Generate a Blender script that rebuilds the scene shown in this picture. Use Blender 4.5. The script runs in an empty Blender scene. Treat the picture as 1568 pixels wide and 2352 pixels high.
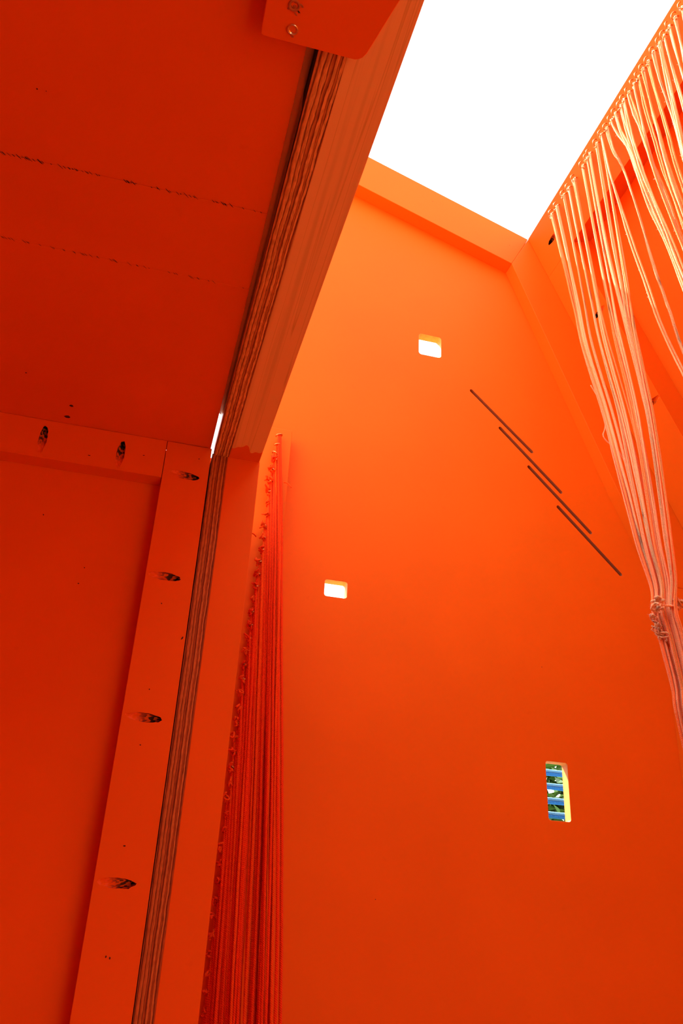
import bpy, bmesh, math, random
from mathutils import Vector, Matrix, noise
random.seed(7)
S = bpy.context.scene
COL = S.collection
H = 0.95                                   # height of the eye above the cabin floor

# ------------------------------------------------------------------ camera, sky, sun, exposure
cam_data = bpy.data.cameras.new('camera')
cam = bpy.data.objects.new('camera', cam_data); COL.objects.link(cam)
F_PX = 1949.0
cam_data.sensor_fit = 'VERTICAL'; cam_data.sensor_height = 36.0
cam_data.lens = F_PX / 2352 * 36.0
cam_data.clip_start = 0.01; cam_data.clip_end = 200
cY = Vector((227-784, -(2150-1176), -F_PX)).normalized()
cZ = Vector((1000-784, -(-2600-1176), -F_PX)).normalized()
cZ = (cZ - cY*cZ.dot(cY)).normalized()
cX = cY.cross(cZ)
R = Matrix((cX, cY, cZ))                   # camera space -> world space
M4 = R.to_4x4(); M4.translation = Vector((0, 0, H))
cam.matrix_world = M4
S.camera = cam

w = bpy.data.worlds.new('sky'); S.world = w; w.use_nodes = True
nt = w.node_tree; bg = nt.nodes['Background']
tc = nt.nodes.new('ShaderNodeTexCoord'); sp = nt.nodes.new('ShaderNodeSeparateXYZ')
cr = nt.nodes.new('ShaderNodeValToRGB')
nt.links.new(tc.outputs['Generated'], sp.inputs[0]); nt.links.new(sp.outputs['Z'], cr.inputs[0])
cr.color_ramp.elements[0].position = 0.0; cr.color_ramp.elements[0].color = (1.0, 1.0, 1.0, 1)
cr.color_ramp.elements[1].position = 1.0; cr.color_ramp.elements[1].color = (0.90, 0.95, 1.0, 1)
nt.links.new(cr.outputs[0], bg.inputs[0]); bg.inputs[1].default_value = 4.7

sun_d = bpy.data.lights.new('sun', 'SUN'); sun_d.energy = 40.0; sun_d.angle = math.radians(0.55)
sun_d.color = (1.0, 0.95, 0.86)
sun = bpy.data.objects.new('sun', sun_d); COL.objects.link(sun)
sun.rotation_euler = Vector((-0.5, 1.0, 1.5)).to_track_quat('Z', 'Y').to_euler()

S.view_settings.view_transform = 'Standard'; S.view_settings.look = 'None'
S.view_settings.gamma = 1.0; S.view_settings.use_curve_mapping = False
S.view_settings.exposure = -0.62
YR = 0.0                                   # the added roof cover stops at this line
S.cycles.diffuse_bounces = 8; S.cycles.max_bounces = 12

# ------------------------------------------------------------------ materials
def mat(name, col, rough=0.5, metal=0.0, spec=0.5):
    m = bpy.data.materials.new(name); m.use_nodes = True
    b = m.node_tree.nodes['Principled BSDF']
    b.inputs['Base Color'].default_value = (*col, 1); b.inputs['Roughness'].default_value = rough
    b.inputs['Metallic'].default_value = metal; b.inputs['Specular IOR Level'].default_value = spec
    return m
def nodes(m): return m.node_tree.nodes, m.node_tree.links, m.node_tree.nodes['Principled BSDF']
def ramp(N, stops, interp='LINEAR'):
    r = N.new('ShaderNodeValToRGB'); r.color_ramp.interpolation = interp
    e = r.color_ramp.elements
    e[0].position, e[0].color = stops[0][0], (*stops[0][1], 1)
    e[1].position, e[1].color = stops[1][0], (*stops[1][1], 1)
    for p, c in stops[2:]:
        x = e.new(p); x.color = (*c, 1)
    return r
def noise_tex(N, L, scale, detail=3, vec=None, sc=(1, 1, 1)):
    n = N.new('ShaderNodeTexNoise'); n.inputs['Scale'].default_value = scale; n.inputs['Detail'].default_value = detail
    if vec is not None:
        mp = N.new('ShaderNodeMapping'); mp.inputs['Scale'].default_value = sc
        L.new(vec, mp.inputs[0]); L.new(mp.outputs[0], n.inputs['Vector'])
    return n
def math_n(N, L, op, a, b=None, clamp=False):
    m = N.new('ShaderNodeMath'); m.operation = op; m.use_clamp = clamp
    for i, v in enumerate((a, b)):
        if v is None: continue
        if isinstance(v, (int, float)): m.inputs[i].default_value = v
        else: L.new(v, m.inputs[i])
    return m.outputs[0]
def mix(N, L, f, a, b):
    x = N.new('ShaderNodeMix'); x.data_type = 'RGBA'
    for i, v in ((0, f), (6, a), (7, b)):
        if isinstance(v, tuple): x.inputs[i].default_value = (*v, 1)
        elif isinstance(v, float): x.inputs[i].default_value = v
        else: L.new(v, x.inputs[i])
    return x.outputs[2]

ORANGE = (0.75, 0.130, 0.0020)
WOOD = (0.80, 0.50, 0.26)
def paint_mat(name='orange_paint', col=ORANGE):
    m = mat(name, col, 0.6, 0, 0.13); N, L, B = nodes(m)
    g = N.new('ShaderNodeNewGeometry')
    a = noise_tex(N, L, 6, 4, g.outputs['Position'])
    r = ramp(N, [(0.3, tuple(c*0.95 for c in col)), (0.7, tuple(min(c*1.03, .93) for c in col))])
    L.new(a.outputs[0], r.inputs[0])
    sp_ = noise_tex(N, L, 38, 5, g.outputs['Position'])
    r2 = ramp(N, [(0.70, (0, 0, 0)), (0.80, (1, 1, 1))]); L.new(sp_.outputs[0], r2.inputs[0])
    dirt = math_n(N, L, 'MULTIPLY', r2.outputs[0], 0.18)
    L.new(mix(N, L, dirt, r.outputs[0], tuple(c*0.6 for c in col)), B.inputs['Base Color'])
    bn = noise_tex(N, L, 420, 2, g.outputs['Position'], (1, 1, .25))
    bp = N.new('ShaderNodeBump'); bp.inputs['Strength'].default_value = 0.06; bp.inputs['Distance'].default_value = 0.001
    L.new(bn.outputs[0], bp.inputs['Height']); L.new(bp.outputs[0], B.inputs['Normal'])
    return m
PAINT = paint_mat()

def ply_mat(name, x0, x1, twist=0.0, paint_right=0.0, dark=1.0):
    """edge of a plywood sheet: veneers stacked along X between x0 and x1"""
    m = mat(name, WOOD, 0.7, 0, 0.2); N, L, B = nodes(m)
    t = N.new('ShaderNodeTexCoord'); s = N.new('ShaderNodeSeparateXYZ'); L.new(t.outputs['Object'], s.inputs[0])
    # across = (x - x0 - twist*y) / width
    tw = math_n(N, L, 'MULTIPLY', s.outputs['Y'], twist)
    u = math_n(N, L, 'DIVIDE', math_n(N, L, 'SUBTRACT', math_n(N, L, 'SUBTRACT', s.outputs['X'], x0), tw), x1-x0)
    wob = noise_tex(N, L, 1.0, 3, t.outputs['Object'], (30, 9, 9))
    wob2 = noise_tex(N, L, 1.0, 4, t.outputs['Object'], (300, 45, 45))
    uu = math_n(N, L, 'ADD', u, math_n(N, L, 'MULTIPLY', math_n(N, L, 'SUBTRACT', wob.outputs[0], .5), .20))
    uu = math_n(N, L, 'ADD', uu, math_n(N, L, 'MULTIPLY', math_n(N, L, 'SUBTRACT', wob2.outputs[0], .5), .11))
    li, da, vd, md = (0.86, 0.42, 0.13), (0.36, .10, .025), (0.12, .022, .006), (0.66, .25, .07)
    li, da, vd, md = [(c[0]*dark, c[1]*dark**2.1, c[2]*dark**3) for c in (li, da, vd, md)]
    r = ramp(N, [(0, md), (.06, vd)], 'LINEAR')
    for p, c in ((.11, md), (.22, li), (.26, vd), (.29, md), (.40, li), (.425, vd), (.46, md), (.53, da), (.565, vd), (.59, li), (.68, li),
                 (.695, da), (.75, md), (.78, vd), (.80, li), (.875, li), (.89, vd), (.93, da), (1, md)):
        x = r.color_ramp.elements.new(p); x.color = (*c, 1)
    L.new(uu, r.inputs[0])
    gr = noise_tex(N, L, 1.0, 5, t.outputs['Object'], (900, 130, 130))
    grr = ramp(N, [(.35, (.45, .45, .45)), (.6, (1, 1, 1))]); L.new(gr.outputs[0], grr.inputs[0])
    mm = N.new('ShaderNodeMix'); mm.data_type = 'RGBA'; mm.blend_type = 'MULTIPLY'; mm.inputs[0].default_value = 0.6
    L.new(r.outputs[0], mm.inputs[6]); L.new(grr.outputs[0], mm.inputs[7])
    out = mm.outputs[2]
    # paint that ran over the right-hand veneer and in drips
    pn = noise_tex(N, L, 1.0, 5, t.outputs['Object'], (60, 22, 22))
    pv = math_n(N, L, 'ADD', u, math_n(N, L, 'MULTIPLY', math_n(N, L, 'SUBTRACT', pn.outputs[0], .5), 1.0))
    pr = ramp(N, [(.97-paint_right, (0, 0, 0)), (1.0-paint_right, (1, 1, 1))]); L.new(math_n(N, L, 'MULTIPLY', pv, .8), pr.inputs[0])
    out = mix(N, L, math_n(N, L, 'MULTIPLY', pr.outputs[0], .75), out, (0.80, .22, .06))
    L.new(out, B.inputs['Base Color'])
    bp = N.new('ShaderNodeBump'); bp.inputs['Strength'].default_value = 0.5; bp.inputs['Distance'].default_value = 0.0006
    L.new(r.outputs[0], bp.inputs['Height']); L.new(bp.outputs[0], B.inputs['Normal'])
    return m

def bare_wood(name, axis='Y', col=WOOD, paint_y=None):
    m = mat(name, col, 0.55, 0, 0.3); N, L, B = nodes(m)
    t = N.new('ShaderNodeTexCoord')
    sc = {'Y': (120, 1.6, 60), 'X': (1.6, 120, 120), 'Z': (120, 120, 1.6)}[axis]
    a = noise_tex(N, L, 1.0, 4, t.outputs['Object'], sc)
    r = ramp(N, [(.38, tuple(c*.86 for c in col)), (.5, col)]); L.new(a.outputs[0], r.inputs[0])
    fine = noise_tex(N, L, 1.0, 3, t.outputs['Object'], tuple(v*.5 for v in sc))
    r2 = ramp(N, [(.485, (1, 1, 1)), (.5, (.74, .68, .62)), (.515, (1, 1, 1))]); L.new(fine.outputs[0], r2.inputs[0])
    mm = N.new('ShaderNodeMix'); mm.data_type = 'RGBA'; mm.blend_type = 'MULTIPLY'; mm.inputs[0].default_value = 0.8
    L.new(r.outputs[0], mm.inputs[6]); L.new(r2.outputs[0], mm.inputs[7])
    out = mm.outputs[2]
    if paint_y is not None:            # brushed-over end of the member
        s = N.new('ShaderNodeSeparateXYZ'); L.new(t.outputs['Object'], s.inputs[0])
        pn = noise_tex(N, L, 1.0, 2, t.outputs['Object'], (34, 10, 10))
        v = math_n(N, L, 'ADD', s.outputs['Y'], math_n(N, L, 'MULTIPLY', math_n(N, L, 'SUBTRACT', pn.outputs[0], .5), .075))
        k = math_n(N, L, 'GREATER_THAN', v, paint_y)
        out = mix(N, L, k, out, ORANGE)
    L.new(out, B.inputs['Base Color'])
    return m
VENEER = bare_wood('bare_veneer', 'Y', (0.84, 0.50, 0.20), paint_y=0.965)
RAW_X = bare_wood('raw_wood_cut', 'Z', (0.84, 0.36, 0.07))
OUTER = bare_wood('weathered_outside', 'Z', (0.16, 0.18, 0.21))
CHIP = mat('bare_dark_chip', (0.06, 0.012, 0.006), 0.9)
GLUE = mat('dark_groove_wood', (0.40, 0.115, 0.035), 0.85)
BRASS = mat('copper_wire', (0.62, 0.28, 0.09), 0.38, 1.0)
STEEL = mat('bright_steel', (0.75, 0.72, 0.66), 0.22, 1.0)
ALU = mat('polished_strip', (0.62, 0.66, 0.68), 0.3, 1.0)
BLACK = mat('gap_shade', (0.012, 0.008, 0.006), 0.7)

def pocket_mat():
    m = mat('pocket_bore', (0.3, .1, .04), 0.8); N, L, B = nodes(m)
    t = N.new('ShaderNodeTexCoord'); s = N.new('ShaderNodeSeparateXYZ'); L.new(t.outputs['Object'], s.inputs[0])
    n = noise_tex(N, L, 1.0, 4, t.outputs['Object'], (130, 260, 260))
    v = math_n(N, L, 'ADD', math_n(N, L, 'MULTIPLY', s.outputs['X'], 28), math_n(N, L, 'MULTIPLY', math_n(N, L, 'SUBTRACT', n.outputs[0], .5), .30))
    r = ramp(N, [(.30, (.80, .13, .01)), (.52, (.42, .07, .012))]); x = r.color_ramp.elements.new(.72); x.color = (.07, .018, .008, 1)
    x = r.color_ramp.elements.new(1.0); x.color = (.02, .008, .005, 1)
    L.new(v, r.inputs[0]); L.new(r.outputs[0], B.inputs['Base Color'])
    return m
POCKET = pocket_mat()

def yarn_mat(name, a, b, tr=0.0):
    m = mat(name, a, 0.9, 0, 0.05); N, L, B = nodes(m)
    B.inputs['Sheen Weight'].default_value = 0.04
    t = N.new('ShaderNodeUVMap'); mp = N.new('ShaderNodeMapping'); L.new(t.outputs[0], mp.inputs[0])
    wv = N.new('ShaderNodeTexWave'); wv.wave_type = 'BANDS'; wv.bands_direction = 'DIAGONAL'
    mp.inputs['Scale'].default_value = (2.0, 260, 1); wv.inputs['Scale'].default_value = 1.0; wv.inputs['Distortion'].default_value = 0.6
    L.new(mp.outputs[0], wv.inputs['Vector'])
    r = ramp(N, [(.1, b), (.7, a)]); L.new(wv.outputs[0], r.inputs[0]); L.new(r.outputs[0], B.inputs['Base Color'])
    bp = N.new('ShaderNodeBump'); bp.inputs['Strength'].default_value = 0.6; bp.inputs['Distance'].default_value = 0.0006
    L.new(wv.outputs[0], bp.inputs['Height']); L.new(bp.outputs[0], B.inputs['Normal'])
    if tr:                                  # loose fibres scatter light through the strand
        B.inputs['Subsurface Weight'].default_value = 0.8; B.inputs['Subsurface Scale'].default_value = 0.004
        B.inputs['Subsurface Radius'].default_value = (1.0, .8, .65)
    return m
SALMON = yarn_mat('salmon_yarn', (0.95, 0.36, 0.17), (0.90, 0.26, 0.10), .45)
SALMON2 = yarn_mat('peach_yarn', (0.95, 0.42, 0.20), (0.90, 0.30, 0.12), .45)
PALE = yarn_mat('frayed_lightened_yarn', (0.96, 0.50, 0.26), (0.92, 0.38, 0.16), .4)  # salmon yarn, colour lightened against the shade on the knots
CORAL = yarn_mat('coral_yarn', (0.93, 0.26, 0.08), (0.87, 0.17, 0.04), .45)
RED = yarn_mat('red_yarn', (0.84, 0.062, 0.004), (0.66, 0.026, 0.002))
RED2 = yarn_mat('orange_red_yarn', (0.86, 0.10, 0.006), (0.74, 0.055, 0.003))
BLUE = yarn_mat('blue_yarn', (0.08, 0.36, 0.85), (0.04, 0.18, 0.55))
SUNLIT_BLUE = yarn_mat('sunlit_blue_yarn', (0.30, 0.62, 0.92), (0.18, 0.45, 0.80))  # upper cord strand: sunlit top put into its colour

# ------------------------------------------------------------------ mesh helpers
def link(name, me, parent=None):
    o = bpy.data.objects.new(name, me); COL.objects.link(o)
    if parent is not None:
        o.parent = parent
        o.matrix_parent_inverse = parent.matrix_world.inverted() if False else Matrix.Translation(-parent.location)
    return o
def mesh_of(name, verts, faces, mats, smooth=False):
    me = bpy.data.meshes.new(name); me.from_pydata([tuple(v) for v in verts], [], faces)
    for m in (mats if isinstance(mats, (list, tuple)) else [mats]): me.materials.append(m)
    if smooth: me.polygons.foreach_set('use_smooth', [True]*len(me.polygons))
    me.update(); return me
def up(v): return Vector((v[0], v[1], v[2]+H))
def empty(name, loc):
    o = bpy.data.objects.new(name, None); COL.objects.link(o); o.location = up(loc); o.empty_display_size = .02
    return o
def prism(name, poly, ext, m, parent=None, bevel=0.0):
    """solid between polygon poly and poly+ext (points relative to the eye)"""
    n = len(poly); e = Vector(ext)
    V = [up(p) for p in poly] + [up(p)+e for p in poly]
    Fc = [tuple(range(n)), tuple(range(2*n-1, n-1, -1))]
    Fc = [tuple(range(n-1, -1, -1)), tuple(range(n, 2*n))] + [(i, (i+1) % n, n+(i+1) % n, n+i) for i in range(n)]
    bm = bmesh.new()
    vs = [bm.verts.new(v) for v in V]
    for f in Fc: bm.faces.new([vs[i] for i in f])
    bmesh.ops.recalc_face_normals(bm, faces=bm.faces)
    if bevel:
        bmesh.ops.bevel(bm, geom=list(bm.edges), offset=bevel, segments=2, profile=.5, affect='EDGES', clamp_overlap=True)
    me = bpy.data.meshes.new(name); bm.to_mesh(me); bm.free(); me.materials.append(m)
    return link(name, me, parent)
def box(name, a, b, m, parent=None, bevel=0.0):
    x0, y0, z0 = a; x1, y1, z1 = b
    return prism(name, [(x0, y0, z0), (x1, y0, z0), (x1, y1, z0), (x0, y1, z0)], (0, 0, z1-z0), m, parent, bevel)
def rounded_rect(x0, x1, z0, z1, r, y, seg=5):
    P = []
    for cx, cz, a0 in ((x1-r, z1-r, 0), (x0+r, z1-r, 90), (x0+r, z0+r, 180), (x1-r, z0+r, 270)):
        for i in range(seg+1):
            a = math.radians(a0+90*i/seg); P.append((cx+r*math.cos(a), y, cz+r*math.sin(a)))
    return P
def capsule(a, b, r, y, seg=6):
    a = Vector((a[0], 0, a[1])); b = Vector((b[0], 0, b[1])); d = (b-a).normalized(); n = Vector((-d.z, 0, d.x))
    P = []
    for c, s in ((b, 1), (a, -1)):
        for i in range(seg+1):
            t = math.pi*i/seg
            p = c + (n*math.cos(t) + d*math.sin(t))*r*s
            P.append((p.x, y, p.z))
    return P
def cut(o, cutters):
    """boolean holes, applied at once; the cutters are deleted"""
    for c in cutters:
        md = o.modifiers.new('b', 'BOOLEAN'); md.object = c; md.operation = 'DIFFERENCE'; md.solver = 'EXACT'
    dg = bpy.context.evaluated_depsgraph_get(); dg.update()
    me = bpy.data.meshes.new_from_object(o.evaluated_get(dg))
    o.modifiers.clear(); o.data = me
    for c in cutters: bpy.data.objects.remove(c, do_unlink=True)
def ring_liner(name, poly, depth, th, m, parent=None, bottom=False):
    """thin lining of a hole through a board whose face is at y=const; opens towards -Y"""
    cx = sum(p[0] for p in poly)/len(poly); cz = sum(p[2] for p in poly)/len(poly); n = len(poly)
    V = []
    for off in (0, th):
        for dy in (0, depth):
            for p in poly:
                q = Vector((p[0]-cx, 0, p[2]-cz)); q = q.normalized()*(q.length-off) if not bottom else q
                V.append(up((cx+q.x, p[1]+dy, cz+q.z)))
    Fc = []
    for i in range(n):
        j = (i+1) % n
        Fc += [(2*n+i, 2*n+j, 3*n+j, 3*n+i), (i, j, n+j, n+i), (i, j, 2*n+j, 2*n+i), (n+i, n+j, 3*n+j, 3*n+i)]
    if bottom: Fc = [(i, (i+1) % n, n+(i+1) % n, n+i) for i in range(n)] + [tuple(range(n, 2*n))]
    bm = bmesh.new(); vs = [bm.verts.new(v) for v in V[:(2*n if bottom else 4*n)]]
    for f in Fc: bm.faces.new([vs[i] for i in f])
    bmesh.ops.recalc_face_normals(bm, faces=bm.faces)
    me = bpy.data.meshes.new(name); bm.to_mesh(me); bm.free(); me.materials.append(m)
    return link(name, me, parent)
def tube(pts, r, sides=7, closed=False, vs=None, fs=None, uv=None, taper=None):
    """append a tube along pts to the lists vs, fs (world coordinates)"""
    base = len(vs); n = len(pts); prev = None
    length = 0
    for i, p in enumerate(pts):
        t = (pts[min(i+1, n-1)] - pts[max(i-1, 0)])
        t = t.normalized() if t.length > 1e-9 else Vector((0, 0, 1))
        if prev is None: a = t.orthogonal().normalized()
        else: a = (prev - t*prev.dot(t)).normalized()
        prev = a; b = t.cross(a)
        if i: length += (p-pts[i-1]).length
        rr = r if taper is None else r*taper(i/(n-1))
        for k in range(sides):
            an = 2*math.pi*k/sides
            vs.append(p + (a*math.cos(an)+b*math.sin(an))*rr)
            if uv is not None: uv.append((k/sides, length))
    for i in range(n-1):
        for k in range(sides):
            k2 = (k+1) % sides
            fs.append((base+i*sides+k, base+i*sides+k2, base+(i+1)*sides+k2, base+(i+1)*sides+k))
    fs.append(tuple(base+k for k in range(sides))[::-1]); fs.append(tuple(base+(n-1)*sides+k for k in range(sides)))
def tube_mesh(name, paths, r, m, sides=7, hairs=0, taper=None):
    vs, fs, uv = [], [], []
    for pts in paths: tube(pts, r, sides, vs=vs, fs=fs, uv=uv, taper=taper)
    for pts in paths:
        for _ in range(hairs):
            i = random.randrange(1, len(pts)-1); p = pts[i].lerp(pts[i+1], random.random()) if i+1 < len(pts) else pts[i]
            d = Vector((random.gauss(0, 1), random.gauss(0, 1), random.gauss(0, 1)-.6)).normalized()
            s = d.orthogonal().normalized()*0.00009; q = p + d*random.uniform(.0028, .0055)
            b = len(vs); vs += [p-s, p+s, q, p+d.cross(s)*1.2]; uv += [(0, 0)]*4
            fs += [(b, b+1, b+2), (b+1, b+3, b+2), (b+3, b, b+2)]
    me = bpy.data.meshes.new(name); me.from_pydata([tuple(v) for v in vs], [], fs); me.materials.append(m)
    ul = me.uv_layers.new(name='UVMap')
    vi = [0]*len(me.loops); me.loops.foreach_get('vertex_index', vi)
    flat = []
    for i in vi: flat += uv[i]
    ul.data.foreach_set('uv', flat)
    me.polygons.foreach_set('use_smooth', [True]*len(me.polygons)); me.update()
    return me
def tag(o, label=None, cat=None, group=None, kind=None):
    if label: o['label'] = label
    if cat: o['category'] = cat
    if group: o['group'] = group
    if kind: o['kind'] = kind
    return o
def spline(P, n):
    """Catmull-Rom through P, n samples"""
    P = [Vector(p) for p in P]; out = []
    for i in range(n):
        t = i/(n-1)*(len(P)-1); k = min(int(t), len(P)-2); f = t-k
        p0, p1, p2, p3 = P[max(k-1, 0)], P[k], P[k+1], P[min(k+2, len(P)-1)]
        out.append(.5*((2*p1)+(p2-p0)*f+(2*p0-5*p1+4*p2-p3)*f*f+(3*p1-p0-3*p2+p3)*f**3))
    return out

# pocket holes: a bore inclined 15 degrees below a board's face
def pocket_frame(pos, along, out):
    """matrix with X along the bore (towards its deep end), Z the outward normal, origin at the shallow tip"""
    x = Vector(along).normalized(); z = Vector(out).normalized(); y = z.cross(x)
    m = Matrix((x, y, z)).transposed().to_4x4(); m.translation = up(pos); return m
def bore_geom(bm, rad, start, end, seg=28, jag=0.0, seed=0):
    ang = math.radians(15); ax = Vector((math.cos(ang), 0, -math.sin(ang))); nn = Vector((math.sin(ang), 0, math.cos(ang)))
    org = nn*rad                                      # lowest line of the bore passes the origin
    rows = 14; V = []
    for i in range(rows+1):
        t = start+(end-start)*i/rows
        row = []
        for k in range(seg):
            a = 2*math.pi*k/seg
            rr = rad*(1+jag*noise.noise(Vector((t*260+seed*7, math.cos(a)*3, math.sin(a)*3))))
            row.append(bm.verts.new(org+ax*t+Vector((0, 1, 0))*math.cos(a)*rr+nn*math.sin(a)*rr))
        V.append(row)
    for i in range(rows):
        for k in range(seg):
            bm.faces.new((V[i][k], V[i][(k+1) % seg], V[i+1][(k+1) % seg], V[i+1][k]))
    bm.faces.new(V[0][::-1]); bm.faces.new(V[-1])
PH_R = 0.0052
def pocket(board, spots, parent):
    cutters = []
    for s, (pos, along, out) in enumerate(spots):
        mt = pocket_frame(pos, along, out)
        bm = bmesh.new(); bore_geom(bm, PH_R+.0001, -.012, .045, jag=.16, seed=s); bmesh.ops.recalc_face_normals(bm, faces=bm.faces)
        me = bpy.data.meshes.new('c'); bm.to_mesh(me); bm.free(); c = bpy.data.objects.new('c', me); COL.objects.link(c)
        me.transform(mt); cutters.append(c)
    bpy.context.view_layer.update()
    cut(board, cutters)
    for s, (pos, along, out) in enumerate(spots):
        bm = bmesh.new(); bore_geom(bm, PH_R, -.004, .044, jag=.16, seed=s)
        bmesh.ops.bisect_plane(bm, geom=bm.verts[:]+bm.edges[:]+bm.faces[:], plane_co=(0, 0, -.00005), plane_no=(0, 0, 1), clear_outer=True)
        bmesh.ops.recalc_face_normals(bm, faces=bm.faces); bmesh.ops.reverse_faces(bm, faces=bm.faces)
        me = bpy.data.meshes.new('pocket_hole'); bm.to_mesh(me); bm.free(); me.materials.append(POCKET)
        o = bpy.data.objects.new('pocket_hole', me); COL.objects.link(o); o.parent = parent
        o.matrix_local = Matrix.Translation(-parent.location) @ pocket_frame(pos, along, out)
def chip(name, pos, nrm, rx, ry, parent, m=CHIP, ang=0.0):
    """a small irregular dent or paint chip, a fraction of a millimetre proud"""
    z = Vector(nrm).normalized(); x = z.orthogonal().normalized()
    if abs(z.y) > .9: x = Vector((1, 0, 0))
    x = Matrix.Rotation(ang, 3, z) @ x; y = z.cross(x); n = 11; V = []
    for lay in (0, 1):
        for i in range(n):
            a = 2*math.pi*i/n; k = random.uniform(.7, 1.15)*(1 if lay == 0 else .8)
            V.append(up(pos)+x*math.cos(a)*rx*k+y*math.sin(a)*ry*k+z*(-.0001 if lay == 0 else .00022))
    Fc = [tuple(range(n, 2*n)), tuple(range(n-1, -1, -1))]+[(i, (i+1) % n, n+(i+1) % n, n+i) for i in range(n)]
    return link(name, mesh_of(name, V, Fc, m), parent)

# ------------------------------------------------------------------ SETTING
# floor
BOARDS = bare_wood('floor_boards', 'Y', (0.58, 0.38, 0.20))
fl = box('floor', (-.90, -1.0, -H-.02), (.93, 1.25, -H), BOARDS); tag(fl, kind='structure')
# far gable wall: plywood sheet, three small windows, four blind router grooves, frame boards on the inside
GY, GT = 1.23, 0.018
wb = empty('wall_back', (.4, GY, -H)); tag(wb, kind='structure')
wb_poly = [(.09, GY, -H), (.906, GY, -H), (.906, GY, .594), (.661, GY, 1.3445), (.292, GY, 1.4711), (.09, GY, 1.5443)]
panel = prism('panel', wb_poly, (0, GT, 0), PAINT, wb)
WIN = [(.4130, .4590, 1.0122, 1.0622, .006), (.2596, .2980, .4968, .5262, .0045), (.6270, .6645, .1886, .2772, .004)]
GRO = [((.5187, .9507), (.6357, .8391)), ((.5745, .8783), (.6892, .7634)), ((.6285, .8051), (.7420, .6900)), ((.6817, .7314), (.7938, .6163))]
cs = []
for (x0, x1, z0, z1, r) in WIN:
    cs.append(prism('c', rounded_rect(x0, x1, z0, z1, r, GY-.01), (0, GT+.02, 0), RAW_X))
for a, b in GRO:
    cs.append(prism('c', capsule(a, b, .0033, GY-.01), (0, .010+.012, 0), RAW_X))
bpy.context.view_layer.update(); cut(panel, cs)
panel.data.materials.append(OUTER)
for f in panel.data.polygons:
    if f.normal.y > .9 and f.center.y > GY+GT-.001: f.material_index = len(panel.data.materials)-1
for i, (x0, x1, z0, z1, r) in enumerate(WIN):
    o = ring_liner('window_%d' % (i+1), rounded_rect(x0+.00002, x1-.00002, z0+.00002, z1-.00002, r, GY+.0004), GT, .0007, RAW_X)
    tag(o, kind='structure')
for a, b in GRO:
    ring_liner('groove', capsule(a, b, .00325, GY+.0003), .0112, 0, GLUE, wb, bottom=True)
prism('top_rail', [(.09, GY, 1.5443), (.292, GY, 1.4711), (.6412, GY, 1.3445), (.6013, GY, 1.2663), (.2815, GY, 1.3809), (.09, GY, 1.4497)], (0, -.03, 0), PAINT, wb, .0008)
prism('side_stile', [(.6414, GY, 1.3440), (.676, GY, 1.352), (.9980, GY, .5970), (.8640, GY, .5925), (.7888, GY, .7667), (.6013, GY, 1.2663)], (0, -.03, 0), PAINT, wb, .0008)
prism('lower_stile', [(.9980, GY, .5965), (.8644, GY, .5920), (.8644, GY, -H), (.9980, GY, -H)], (0, -.03, 0), PAINT, wb, .0008)
box('corner_stile', (.09, 1.2, -H), (.181, GY, .772), PAINT, wb, .0006)
for p in ((.3598, 1.23, .0639), (.6306, 1.23, .4268), (.5985, 1.2, 1.315), (.43, 1.2, 1.388)):
    chip('dent', p, (0, -1, 0), .0008, .0008, wb)

# right-hand wall: steep roof slope above z=.594, upright below
wr = empty('wall_right', (.66, .3, -H)); tag(wr, kind='structure')
d = Vector((.394, 0, -.919)).normalized(); Nn = Vector((.919, 0, .394)).normalized(); A0 = Vector((.6412, 1.2, 1.3445))
def sl(y, s, off=0): q = A0+d*s+Nn*off; return (q.x, y, q.z)
TS = .045; SMAX = (1.3445-.594)/.919
Y0, Y1 = -.95, 1.1992
prism('panel', [sl(Y0, 0, TS), sl(1.26, 0, TS), sl(1.26, SMAX+.02, TS), sl(Y0, SMAX+.02, TS)], Nn*.018, PAINT, wr)
rail = prism('top_rail', [sl(Y0, 0), sl(Y1, 0), sl(Y1, .1028), sl(Y0, .1028)], Nn*(TS-.0002), PAINT, wr, .0002)
stile = prism('far_stile', [sl(1.097, .1030), sl(Y1, .1030), sl(Y1, SMAX), sl(1.091, SMAX)], Nn*(TS-.0002), PAINT, wr, .0002)
prism('bottom_rail', [sl(Y0, SMAX-.10), sl(1.0905, SMAX-.10), sl(1.0905, SMAX), sl(Y0, SMAX)], Nn*(TS-.0002), PAINT, wr, .0007)
prism('near_stile', [sl(Y0, .1030), sl(Y0+.1, .1030), sl(Y0+.1, SMAX-.1005), sl(Y0, SMAX-.1005)], Nn*(TS-.0002), PAINT, wr, .0007)
xr = sl(0, SMAX)[0]
box('lower_panel', (xr+.001, Y0, -H), (xr+.045, Y1, .5925), PAINT, wr)
nIn = -Nn
pocket(rail, [(sl(1.116, .0555), (0, 1, .02), nIn)], wr)
pocket(stile, [(sl(1.090+.003, .465), (0, 1, -.02), nIn), (sl(1.098+.004, .253), (0, 1, 0), nIn)], wr)

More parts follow.
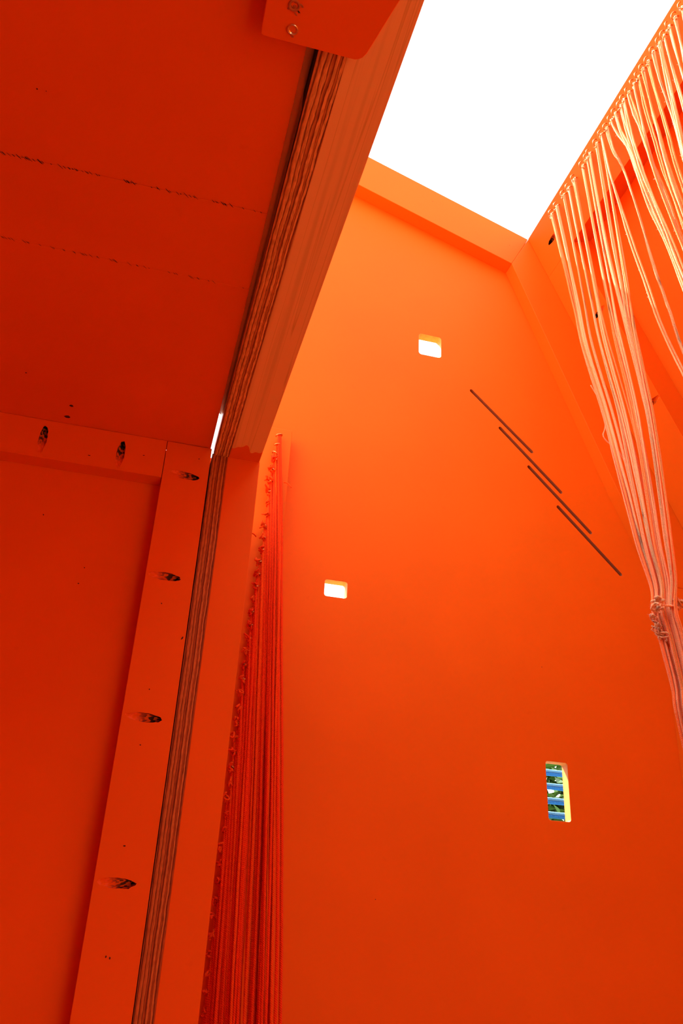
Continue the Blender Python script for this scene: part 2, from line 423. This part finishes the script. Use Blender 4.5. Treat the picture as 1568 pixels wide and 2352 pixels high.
# left-hand wall with its inside frame (stile and rail with pocket screw holes)
wl = empty('wall_left', (-.4, 1.0, -H)); tag(wl, kind='structure')
box('panel', (-.85, 1.026, -H), (.05, 1.044, .5928), PAINT, wl)
st = prism('stile', [(-.0150, 1.0, .5922), (-.0137, 1.0, -H), (.0455, 1.0, -H), (.0442, 1.0, .5922)], (0, .0258, 0), PAINT, wl, .0005)
ra = prism('rail', [(-.85, 1.0, .5925), (-.0157, 1.0, .5925), (-.0157, 1.0, .5368), (-.85, 1.0, .5368)], (0, .0258, 0), PAINT, wl, .0005)
bz = -1
pocket(st, [((-.0075, 1.0, .5470), (1, 0, -.09), (0, -1, 0)), ((-.0125, 1.0, .4010), (1, 0, -.05), (0, -1, 0)),
            ((-.0105, 1.0, .2257), (1, 0, -.04), (0, -1, 0)), ((-.0115, 1.0, .0508), (1, 0, -.02), (0, -1, 0)),
            ((-.0105, 1.0, -.16), (1, 0, 0), (0, -1, 0))], wl)
pocket(ra, [((-.1705, 1.0, .5425), (0, 0, 1), (0, -1, 0)), ((-.0728, 1.0, .5395), (.04, 0, 1), (0, -1, 0)),
            ((-.30, 1.0, .5410), (0, 0, 1), (0, -1, 0))], wl)
for p, rx, rz, a in (((.0101, 1, .3641), .0009, .0009, 0), ((.0116, 1, .2578), .0009, .0009, 0), ((.0112, 1, .1938), .0011, .0008, 0),
                     ((.0114, 1, .0871), .0014, .0010, 0), ((.0101, 1, -.0181), .0009, .0014, 0), ((.0142, 1, -.0194), .0009, .0014, 0),
                     ((.0405, 1, .3237), .0028, .0010, 1.1), ((-.1098, 1, .551), .0020, .0007, 0), ((-.0425, 1, .5644), .0014, .0006, .1),
                     ((.029, 1, .573), .0009, .0009, 0), ((-.0816, 1.026, .5393), .0022, .0016, 0), ((-.0731, 1.026, .5389), .0010, .0010, 0),
                     ((-.0896, 1.026, .4065), .0009, .0009, 0), ((-.0929, 1.026, .3849), .0012, .0009, 0), ((-.152, 1.026, .470), .0008, .0014, .3)):
    chip('dent', p, (0, -1, 0), rx, rz, wl, ang=a)

# low ceiling over the left side: three boards running left to right
ce = empty('ceiling', (-.4, .5, .593)); tag(ce, kind='structure')
zc = .593; ex = .0452
prism('board', [(-.85, .6749, zc), (.0445, .6749, zc), (.0425, 1.0255, zc), (-.85, 1.0255, zc)], (0, 0, .018), PAINT, ce, .00035)
prism('board', [(-.85, .5705, zc), (.0450, .5705, zc), (.0445, .6745, zc), (-.85, .6745, zc)], (0, 0, .018), PAINT, ce, .00035)
prism('board', [(-.85, -.9, zc), (.0472, -.9, zc), (.0450, .5701, zc), (-.85, .5701, zc)], (0, 0, .018), PAINT, ce, .00035)
for p, rx, ry in (((-.145, .984, zc), .0042, .0045), ((-.139, .956, zc), .0026, .0028), ((-.153, .497, zc), .0008, .0008),
                  ((-.146, .497, zc), .0005, .0005), ((-.19, .90, zc), .0012, .0012)):
    chip('screw_hole', p, (0, 0, -1), rx, ry, ce)
for k in range(110):                                  # broken paint film along the joints
    a = k < 70; y = .5703 if a else .6747
    x = -.20+.24*random.random()**(1.5 if a else 1.0)
    chip('paint_crack', (x, y+random.uniform(-.0002, .0002), zc), (0, 0, -1), random.uniform(.0010, .0040), random.uniform(.00012, .00042) if a else random.uniform(.0001, .00022), ce)

# opening in the dividing wall: plywood sheet on edge, framed on its right side, as post and as overhead beam
wm = empty('wall_middle', (.07, 1.0, -H)); tag(wm, kind='structure')
PLY_V = ply_mat('plywood_edge_post', .0455, .0668, 0, .03, .68)
PLY_B = ply_mat('plywood_edge_beam', .0680-.0215+.0130, .0680+.0135, -.0125, -.05)
box('plywood_post', (.0457, 1.0, -H), (.0669, 1.03, .5850), PLY_V, wm)
box('frame_post', (.0669, 1.0, -H), (.1105, 1.199, .5840), PAINT, wm, .0004)
# overhead members run towards and past the viewer, a little askew
def skew_beam(name, xa0, xa1, xb0, xb1, z0, z1, m):   # a: at y=-.9, b: at y=1.03
    V = [(xa0, -.9, z0), (xa1, -.9, z0), (xb1, 1.0005, z0), (xb0, 1.0005, z0)]
    return prism(name, V, (0, 0, z1-z0), m, wm, .0004)
skew_beam('plywood_header', 0.0675, .0885, .0470, .0685, .5835, .62, PLY_B)
skew_beam('frame_header', .0884, .1265, .0684, .1095, .5832, .65, VENEER)
prism('gap_shade_strip', [(.0625, -.9, .5852), (.0660, -.9, .5852), (.0505, .72, .5852), (.0499, .72, .5852)], (0, 0, .02), BLACK, wm)  # black strip added for the shade in the gap beside the beam
prism('metal_strip', [(.0520, .45, .5860), (.0526, .45, .5860), (.0474, .9985, .5850), (.0468, .9985, .5850)], (0, 0, .024), ALU, wm)
prism('added_cover_strip', [(.040, -.9, .612), (.075, -.9, .612), (.0475, .945, .612), (.036, .93, .612)], (0, 0, .006), ALU, wm)  # added over the slit to block and mirror sky light

prism('roof', [(-.87, -.985, 1.02), (.292, -.985, 1.4715), (.661, -.985, 1.345), (.661, -.985, 1.36), (.292, -.985, 1.487), (-.87, -.985, 1.035)], (0, YR+.985, 0), PAINT, wm)  # unseen cover, added to cut the skylight on the lower gable
# the rest of the cabin behind and beside the viewer
wo = box('wall_far_left', (-.87, -1.0, -H), (-.8505, 1.044, .61), PAINT); tag(wo, kind='structure')
wf = prism('wall_front', [(-.87, -.97, -H), (.906, -.97, -H), (.906, -.97, .594), (.661, -.97, 1.3445), (.292, -.97, 1.4711), (-.87, -.97, 1.0)], (0, -.018, 0), BOARDS)
tag(wf, kind='structure')

# ------------------------------------------------------------------ THINGS
# corner block under ceiling and beam
cb = empty('corner_block', (.05, .30, .571))
tag(cb, 'flat red-orange painted wooden block with a clipped corner under the beam, top centre', 'block')
P = [(.0095, .14, .5712), (.0100, .3855, .5712), (.0104, .3872, .5712), (.0120, .3880, .5712)]
P += [(.0790, .3875, .5712), (.0815, .3866, .5712), (.0842, .3845, .5712), (.0862, .3808, .5712), (.0972, .337, .5712), (.122, .236, .5712), (.122, .14, .5712)]
prism('block_body', P, (0, 0, .0117), PAINT, cb, .0006)
def screw(pos, painted):
    vs, fs = [], []
    c = up(pos); R_ = .0042
    # dished head ring, square recess
    ringr = [(R_, 0), (R_*.97, -.0008), (R_*.80, -.0010), (R_*.62, -.0004), (R_*.50, .0004)]
    n = 20
    for rr, dz in ringr:
        for k in range(n): a = 2*math.pi*k/n; vs.append(c+Vector((rr*math.cos(a), rr*math.sin(a), dz)))
    for i in range(len(ringr)-1):
        for k in range(n): fs.append((i*n+k, i*n+(k+1) % n, (i+1)*n+(k+1) % n, (i+1)*n+k))
    sq = len(vs)
    for dz in (.0004, .0022):
        for k in range(n):
            a = 2*math.pi*k/n; q = .0013/max(abs(math.cos(a+.6)), abs(math.sin(a+.6))); q = min(q, .0019)
            vs.append(c+Vector((q*math.cos(a), q*math.sin(a), dz)))
    for k in range(n):
        fs.append(((len(ringr)-1)*n+k, (len(ringr)-1)*n+(k+1) % n, sq+(k+1) % n, sq+k)); fs.append((sq+k, sq+(k+1) % n, sq+n+(k+1) % n, sq+n+k))
    fs.append(tuple(sq+n+k for k in range(n)))
    o = link('screw', mesh_of('screw', vs, fs, GLUE if painted else STEEL, True), cb)
    return o
tag(screw((.0312, .3775, .5711), False), 'bright steel screw with a square recess')
tag(screw((.0290, .3605, .5711), True), 'dark rusty screw')
for k in range(9):
    chip('paint_chip', (.031+random.gauss(0, .0022), .3605+random.gauss(0, .0035), .5712), (0, 0, -1), random.uniform(.0006, .0022), random.uniform(.0006, .0018), cb, m=GLUE)
for k in range(5):
    chip('paint_chip', (.0315+random.gauss(0, .001), .3822+random.gauss(0, .0012), .5712), (0, 0, -1), .0006, .0007, cb, m=GLUE)

# hooks -----------------------------------------------------------
def hook_mesh(kind):
    """open screw hook: shank out of the board (+Z local), then three quarters of a ring"""
    pts = [Vector((0, 0, -.004)), Vector((0, 0, 0)), Vector((0, 0, .0036))]
    r = .0052; c = Vector((0, 0, .0036+r)); a0, a1 = -90, (-90+(265 if kind else 300))
    for i in range(1, 17):
        a = math.radians(a0+(a1-a0)*i/16); pts.append(c+Vector((r*math.cos(a), 0, r*math.sin(a))))
    return tube_mesh('screw_hook', [pts], .0011, BRASS, 7)
HM = [hook_mesh(0), hook_mesh(1)]
def ordinal(n): return {1: 'first', 2: 'second', 3: 'third', 4: 'fourth', 5: 'fifth', 6: 'sixth', 7: 'seventh', 8: 'eighth', 9: 'ninth', 10: 'tenth'}.get(n) or '%d%s' % (n, {1: 'st', 2: 'nd', 3: 'rd'}.get(n % 10 if n // 10 != 1 else 0, 'th'))
def place_hook(i, pos, out, ring_axis_rot, label, group):
    o = bpy.data.objects.new('screw_hook', HM[i % 2]); COL.objects.link(o)
    z = Vector(out).normalized(); x = Vector(ring_axis_rot); x = (x-z*x.dot(z)).normalized(); y = z.cross(x)
    m = Matrix((x, y, z)).transposed().to_4x4(); m.translation = up(pos); o.matrix_world = m
    tag(o, label, 'hook', group); return o
HY = [1.100, 1.079, 1.051, 1.030, 1.009, .979, .961, .949, .927, .909, .892, .876, .862, .847, .833, .818, .804, .788, .774, .760, .745, .728, .715, .700, .684, .668, .652, .636]
rhooks = []
for i, y in enumerate(HY):
    p = sl(y+random.uniform(-.0015, .0015), .0225+random.uniform(-.0012, .0012))
    rot = Vector((.2+random.uniform(-.25, .25), .55+random.uniform(-.4, .3), -.5))
    place_hook(i, p, nIn, rot, 'copper screw hook along the right roof edge, %s counting from the far gable corner' % ordinal(i+1), 'copper hooks along the right roof edge')
    rhooks.append(Vector(p)+nIn*.0065+Vector((0, 0, -.0045)))
lhooks = []
LZ = [.752, .733, .716, .703] + [.684-.0205*k for k in range(38)]
for i, z in enumerate(LZ):
    x = .1575-.0165*min(1, (0.752-z)/.5) + random.uniform(-.0015, .0015)
    rot = Vector((1, 0, random.uniform(-.7, .5)))
    place_hook(i, (x, 1.1995, z), (0, -1, 0), rot, 'copper screw hook on the narrow corner strip at left, %s from the top' % ordinal(i+1), 'copper hooks down the corner strip')
    lhooks.append(Vector((x, 1.190, z)))

# yarn ------------------------------------------------------------
A_L= [(0.6497, 1.095, 1.3303), (0.6454, 1.0648, 1.1719), (0.6419, 1.0425, 1.0369), (0.6363, 1.0223, 0.9237), (0.6478, 1.0035, 0.7793), (0.6471, 0.9856, 0.6904), (0.6486, 0.9685, 0.5992), (0.6475, 0.9519, 0.5283), (0.6505, 0.9357, 0.4565), (0.6368, 0.92, 0.4176), (0.6376, 0.912, 0.3675), (0.6396, 0.904, 0.309), (0.634, 0.896, 0.2741), (0.6395, 0.888, 0.1677), (0.6409, 0.88, 0.0761)]
A_R= [(0.6453, 0.909, 1.336), (0.6483, 0.9049, 1.1123), (0.6506, 0.9018, 0.9779), (0.6511, 0.899, 0.8922), (0.6565, 0.8965, 0.775), (0.6583, 0.894, 0.7118), (0.6568, 0.8916, 0.6035), (0.654, 0.8894, 0.5081), (0.6513, 0.8872, 0.4502), (0.6435, 0.885, 0.4062), (0.6439, 0.878, 0.3691), (0.6448, 0.871, 0.3118), (0.6412, 0.864, 0.2676), (0.645, 0.857, 0.1642), (0.6455, 0.85, 0.0752)]
B_L= [(0.6414, 0.905, 1.3195), (0.637, 0.8919, 1.2242), (0.6365, 0.8822, 1.1558), (0.6446, 0.8734, 1.0602), (0.6566, 0.8652, 0.9589), (0.6642, 0.8575, 0.8721), (0.6777, 0.85, 0.7965), (0.6838, 0.835, 0.7184), (0.7103, 0.82, 0.5111)]
B_R= [(0.6502, 0.89, 1.3296), (0.6507, 0.8805, 1.2591), (0.6523, 0.8734, 1.1991), (0.6641, 0.867, 1.0791), (0.6698, 0.8611, 0.9877), (0.6803, 0.8554, 0.8916), (0.6875, 0.85, 0.8148), (0.6928, 0.835, 0.7316), (0.7136, 0.82, 0.5117)]
C_L= [(0.6478, 0.855, 1.3385), (0.6440, 0.8449, 1.2637), (0.6430, 0.8352, 1.1922), (0.6455, 0.8254, 1.1186), (0.6530, 0.8162, 1.0456), (0.6600, 0.8075, 0.9756), (0.6673, 0.8, 0.9035), (0.6738, 0.78, 0.7658), (0.6888, 0.76, 0.57)]
C_R= [(0.6453, 0.67, 1.3404), (0.6435, 0.6676, 1.2396), (0.6428, 0.6658, 1.1278), (0.6401, 0.6643, 1.033), (0.6411, 0.6628, 0.9462), (0.642, 0.6614, 0.8651), (0.6428, 0.66, 0.7893), (0.6361, 0.65, 0.6696), (0.6242, 0.64, 0.4888)]
def smooth(a, b, x): t = max(0, min(1, (x-a)/(b-a))); return t*t*(3-2*t)
def leg(L, Rr, hook, w1, seed, n=70, blend=.30, wob=.0022):
    """strand from a hook down through the sheet spanned by the boundary curves L and Rr"""
    cl = spline(L, n); crr = spline(Rr, n); out = []
    full = (crr[0]-cl[0]); w0 = (hook-cl[0]).dot(full)/full.length_squared
    for i in range(n):
        t = i/(n-1); k = smooth(0, blend, t); ww = w0*(1-k)+w1*k
        q = cl[i].lerp(crr[i], ww)
        if t < blend*1.01: q = q + (hook-cl[0].lerp(crr[0], w0))*(1-k)
        a = wob*smooth(0, .12, t)
        q = q + Vector((noise.noise(Vector((t*5, seed, 0))), noise.noise(Vector((t*5, seed, 9)))*1.3, 0))*a + Vector((noise.noise(Vector((t*28, seed, 3))), 0, 0))*.0005
        q = q + Vector((seed*7.7 % 1-.5, seed*3.3 % 1-.5, 0))*.010*smooth(.1, .5, t)*(1 if L is A_L else .7)
        out.append(up(q))
    return out
def over_hook(h): return [up(h+Vector((0, 0, .001))), up(h+Vector((0, 0, .0032))), up(h+Vector((0, 0, .001)))]
def tassel(name, L, Rr, hooks, per, clusters, mats, r, label, group=None, cat='yarn'):
    root = empty(name, tuple(hooks[0])); tag(root, label, cat, group)
    k = 0
    nh = len(hooks)
    for hi, h in enumerate(hooks):
        w = hi/max(1, nh-1)
        for j in range(per[hi % len(per)]):
            free = Vector(Rr[0])-Vector(L[0]); w0 = max(0, min(1, (h-Vector(L[0])).dot(free)/free.length_squared))
            c = (w0-.03, w0+.03) if clusters is None else clusters[min(int(w*len(clusters or [0])), len(clusters or [0])-1)]
            wa = w0+random.uniform(-.05, .05) if clusters is None else c[0]+(c[1]-c[0])*((w*len(clusters)) % 1 if w < 1 else 1)+random.uniform(-.02, .02)
            wb_ = max(c[0], min(c[1], wa+random.uniform(-.07, .07)))
            s = random.random()*50
            dx = Vector((random.uniform(-.0015, .0015), random.uniform(-.002, .002), 0))
            p1 = leg(L, Rr, h+dx, wa if clusters is None else max(0, min(1, wa)), s); p2 = leg(L, Rr, h-dx, max(0, min(1, wb_)), s+13)
            pts = p1[::-1]+over_hook(h)+p2
            link('yarn_strand', tube_mesh('yarn_strand', [pts], r*random.uniform(.85, 1.1), random.choice(mats), 7, hairs=260), root)
            k += 1
    return root
tA = tassel('yarn_tassel', A_L, A_R, rhooks[0:10], [2, 2, 1, 2], [(0, .17), (.25, .52), (.60, .76), (.87, 1.0)], [SALMON, SALMON, SALMON2, CORAL], .00155,
            'long tied tassel of salmon yarn strands hanging nearest the far gable corner', 'yarn tassels under the right roof edge')
tB = tassel('yarn_tassel', B_L, B_R, [rhooks[9], rhooks[10]], [1, 2], [(0, .1), (.75, 1.0)], [SALMON, SALMON2], .00155,
            'thin tassel of a few salmon yarn strands between the two thick ones', 'yarn tassels under the right roof edge')
tC = tassel('yarn_tassel', C_L, C_R, rhooks[11:], [1, 2, 1], None, [SALMON, SALMON2, SALMON2, CORAL], .00155,
            'broad sunlit tassel of pale yarn strands at the right edge of the view', 'yarn tassels under the right roof edge')
def curl(c, scale, n=26, loops=2.2, seed=0):
    return [up(Vector(c)+Vector((noise.noise(Vector((i*.23*loops/2, seed, 1))), noise.noise(Vector((i*.23*loops/2, seed, 5))), noise.noise(Vector((i*.23*loops/2, seed, 9)))*.9))*scale) for i in range(n)]
# ties and frayed knots on the first tassel
def tie(center, rx, ry, turns, m, parent, name='knot', r=.0016):
    pts = [up(Vector(center)+Vector((rx*math.cos(a), ry*math.sin(a), .0016*a/6.28*1.3))) for a in [i/14*2*math.pi for i in range(int(14*turns)+1)]]
    paths = [pts]
    for k in range(5): paths.append(curl(Vector(center)+Vector((-rx*1.0, -ry*.8, random.uniform(-.006, .008))), .013, 16, 1.5, random.random()*90))
    return link(name, tube_mesh(name, paths, r, m, 6, hairs=160), parent)
tie((.640, .898, .409), .0170, .013, 1.0, PALE, tA)
paths = [curl((.6285, .905, .392), .014, 30, 2.4, 3.1), curl((.630, .903, .383), .016, 34, 2.6, 8.8), curl((.632, .902, .375), .014, 30, 2.2, 14.2), curl((.627, .905, .402), .011, 22, 2, 31.7),
         curl((.652, .890, .418), .012, 24, 2, 21.7), curl((.657, .888, .420), .012, 24, 2, 27.7)]
tag(link('frayed_ends', tube_mesh('frayed_ends', paths, .0010, PALE, 6, hairs=260), tA), 'frayed curly yarn ends at the tie')
# a loose strand loops off the tassel
lo = spline([(.640, 1.018, .845), (.650, 1.012, .812), (.6555, 1.01, .785), (.6515, 1.008, .758), (.6455, 1.006, .742), (.650, 1.004, .730), (.664, 1.000, .716), (.672, .995, .690)], 50)
tag(link('loose_strand', tube_mesh('loose_strand', [[up(p) for p in lo]], .0011, SALMON, 6, hairs=60), tA), 'single loose strand bulging out in a loop')
# small tangles at the hooks
for i, h in enumerate(rhooks):
    par = tA if i < 10 else (tB if i == 10 else tC)
    link('knot', tube_mesh('knot', [curl(h+nIn*.003+Vector((.0015, 0, -.006)), .0065, 18, 2.3, i*3.7)], .0010, random.choice([SALMON2, SALMON]), 6, hairs=40), par)

# red tassel down the corner strip
tR = empty('yarn_tassel', (.16, 1.19, .75))
tag(tR, 'long dense curtain of red yarn hanging behind the post', 'yarn')
K = len(lhooks)
for k, h in enumerate(lhooks):
    f = k/(K-1)
    for j in range(1):
        legs = []
        for s_ in (0, 1):
            seed = random.random()*70
            # right-hand legs come from the top hooks
            xb = .209-.064*min(1, (f*1.02))**.85+random.uniform(-.007, .007); yb = 1.125+.020*f+random.uniform(-.012, .012)
            zs, zb = h.z, -.40
            pts = []
            for i in range(64):
                t = i/63; z = zs+(zb-zs)*t
                q = smooth(0, 1, (zs-z)/(.832+.0))*.15+.85*min(1.25, (zs-z)/.832)
                # quick swing to the right just below the hook
                x = h.x+(xb-h.x)*q+.0035*smooth(0, .22, zs-z)*(1-f)*1.0+.003*(s_-.5); y = h.y+(yb-h.y)*q-.004*smooth(0, .1, zs-z)
                x += .0022*noise.noise(Vector((z*3.2, seed, 0)))+.0004*noise.noise(Vector((z*22, seed, 3))); y += .003*noise.noise(Vector((z*3, seed, 5)))
                pts.append(up((x, y, z)))
            legs.append(pts)
        pts = legs[0][::-1]+over_hook(h)+legs[1]
        link('yarn_strand', tube_mesh('yarn_strand', [pts], .0020*random.uniform(.85, 1.12), random.choice([RED, RED, RED2]), 7, hairs=30), tR)
    if k > 2:
        link('knot', tube_mesh('knot', [curl(h+Vector((-.003, -.004, -.002)), .010, 22, 2.2, k*2.9), curl(h+Vector((-.005, -.006, .002)), .010, 16, 1.8, k*4.3+1)], .0013, random.choice([RED, RED2]), 6, hairs=20), tR)
for c, dd in (((.138, 1.185, .56), (-.012, -.006, .0)), ((.172, 1.18, .66), (.012, -.004, -.010)), ((.120, 1.185, .515), (-.008, -.005, -.02)), ((.118, 1.18, .005), (-.016, -.006, -.006))):
    pts = [up(Vector(c)+Vector(dd)*t+Vector((0, 0, .003*math.sin(t*3)))) for t in [i/9 for i in range(10)]]
    link('stray_end', tube_mesh('stray_end', [pts], .0011, RED2, 6, hairs=10), tR)

# ------------------------------------------------------------------ OUTSIDE
gm = mat('meadow_ground', (.10, .16, .05), .9); N, L, B = nodes(gm)
g = N.new('ShaderNodeNewGeometry'); a = noise_tex(N, L, 3, 5, g.outputs['Position']); r = ramp(N, [(.3, (.07, .12, .03)), (.7, (.20, .22, .09))]); L.new(a.outputs[0], r.inputs[0]); L.new(r.outputs[0], B.inputs['Base Color'])
gv, gf = [], []
for i in range(31):
    for j in range(31):
        x, y = -30+2*i, -30+2*j; gv.append(Vector((x, y, -.06-.15*abs(noise.noise(Vector((x*.2, y*.2, 0)))))))
for i in range(30):
    for j in range(30): gf.append((i*31+j, i*31+j+31, i*31+j+32, i*31+j+1))
gr = link('ground', mesh_of('ground', gv, gf, gm, True)); tag(gr, kind='structure')

# blue cords stretched across the outside of the gable, on two upright battens
bat = []
for nm, x in (('left of the slot window', .565), ('right of the slot window', .735)):
    b = box('cord_batten', (x-.01, GY+GT+.0005, -.10), (x+.01, 1.312, .34), OUTER, None, .0008)
    tag(b, 'upright outside batten carrying blue cords, %s' % nm, 'batten', 'battens outside the slot window')
for i, z in enumerate((.2775, .2554, .2326, .2108)):
    root = empty('blue_cord', (.57, 1.316, z)); tag(root, 'blue yarn cord outside the slot window, %s from the top' % ordinal(i+1), 'cord', 'blue cords outside the slot window')
    for dz, m, nm in ((.0026, SUNLIT_BLUE, 'upper_strand'), (-.0026, BLUE, 'lower_strand')):
        pts = [up((.560+.18*t, 1.3165, z+dz+.0003*noise.noise(Vector((t*9, i, dz*900))))) for t in [k/24 for k in range(25)]]
        link(nm, tube_mesh(nm, [pts], .0026, m, 8, hairs=260), root)

# trees beyond the gable
def leaf_mat(name, c):
    m = mat(name, c, .5, 0, .4); N, L, B = nodes(m)
    o = N.new('ShaderNodeNewGeometry'); r = ramp(N, [(0, tuple(v*.55 for v in c)), (1, tuple(min(1, v*1.7) for v in c))]); L.new(o.outputs['Random Per Island'], r.inputs[0]); L.new(r.outputs[0], B.inputs['Base Color'])
    return m
BARK = mat('bark', (.10, .07, .045), .9)
def tree(x, y, h, rad, c, label):
    root = bpy.data.objects.new('tree', None); COL.objects.link(root); root.location = (x, y, -.08); tag(root, label, 'tree', 'trees beyond the far gable')
    tr = [Vector((x+.05*math.sin(t*3), y, -.12+t*h*.7)) for t in [i/8 for i in range(9)]]
    vs, fs = [], []; tube(tr, .07, 9, vs=vs, fs=fs, taper=lambda t: 1-.6*t)
    for k in range(7):
        a = k*2.4; p = tr[4+k % 4]; q = p+Vector((math.cos(a)*rad*.6, math.sin(a)*rad*.6, h*.18)); tube([p, p.lerp(q, .5)+Vector((0, 0, .05)), q], .022, 6, vs=vs, fs=fs, taper=lambda t: 1-.7*t)
    link('trunk', mesh_of('trunk', vs, fs, BARK, True), root)
    vs, fs = [], []; cz = h*.62; rnd = random.Random(int(x*100)); ran, gau = rnd.random, rnd.gauss
    cl = [Vector((gau(0, .45)*rad, gau(0, .45)*rad, gau(0, .30)*h*.55)) for _ in range(80)]
    for k in range(11000):
        p = rnd.choice(cl)+Vector((gau(0, 1), gau(0, 1), gau(0, 1)))*rad*.17
        p = Vector((x, y, cz))+p
        if p.z > h: continue
        dd = Vector((gau(0, 1), gau(0, 1), gau(0, .7)-.2)).normalized(); s = dd.orthogonal().normalized()
        s = Matrix.Rotation(ran()*6.28, 3, dd) @ s; ln = rnd.uniform(.05, .09); b = len(vs)
        nn = dd.cross(s)*ln*.08
        vs += [p, p+dd*ln*.45+s*ln*.27+nn, p+dd*ln, p+dd*ln*.45-s*ln*.27+nn, p+dd*ln*.5]; fs += [(b, b+1, b+4), (b+1, b+2, b+4), (b+2, b+3, b+4), (b+3, b, b+4)]
    f = link('foliage', mesh_of('foliage', vs, fs, c), root); f['kind'] = 'stuff'
G1, G2 = leaf_mat('leaf_green', (.055, .12, .022)), leaf_mat('leaf_olive', (.11, .15, .05))
tree(2.35, 4.3, 2.55, .85, G1, 'dense green tree seen through the slot window')
tree(.6, 6.9, 2.75, .8, G2, 'paler olive tree beyond the gable, left of the dense one')
tree(4.45, 8.6, 3.4, 1.1, G1, 'dark green tree standing further off, behind the dense one')
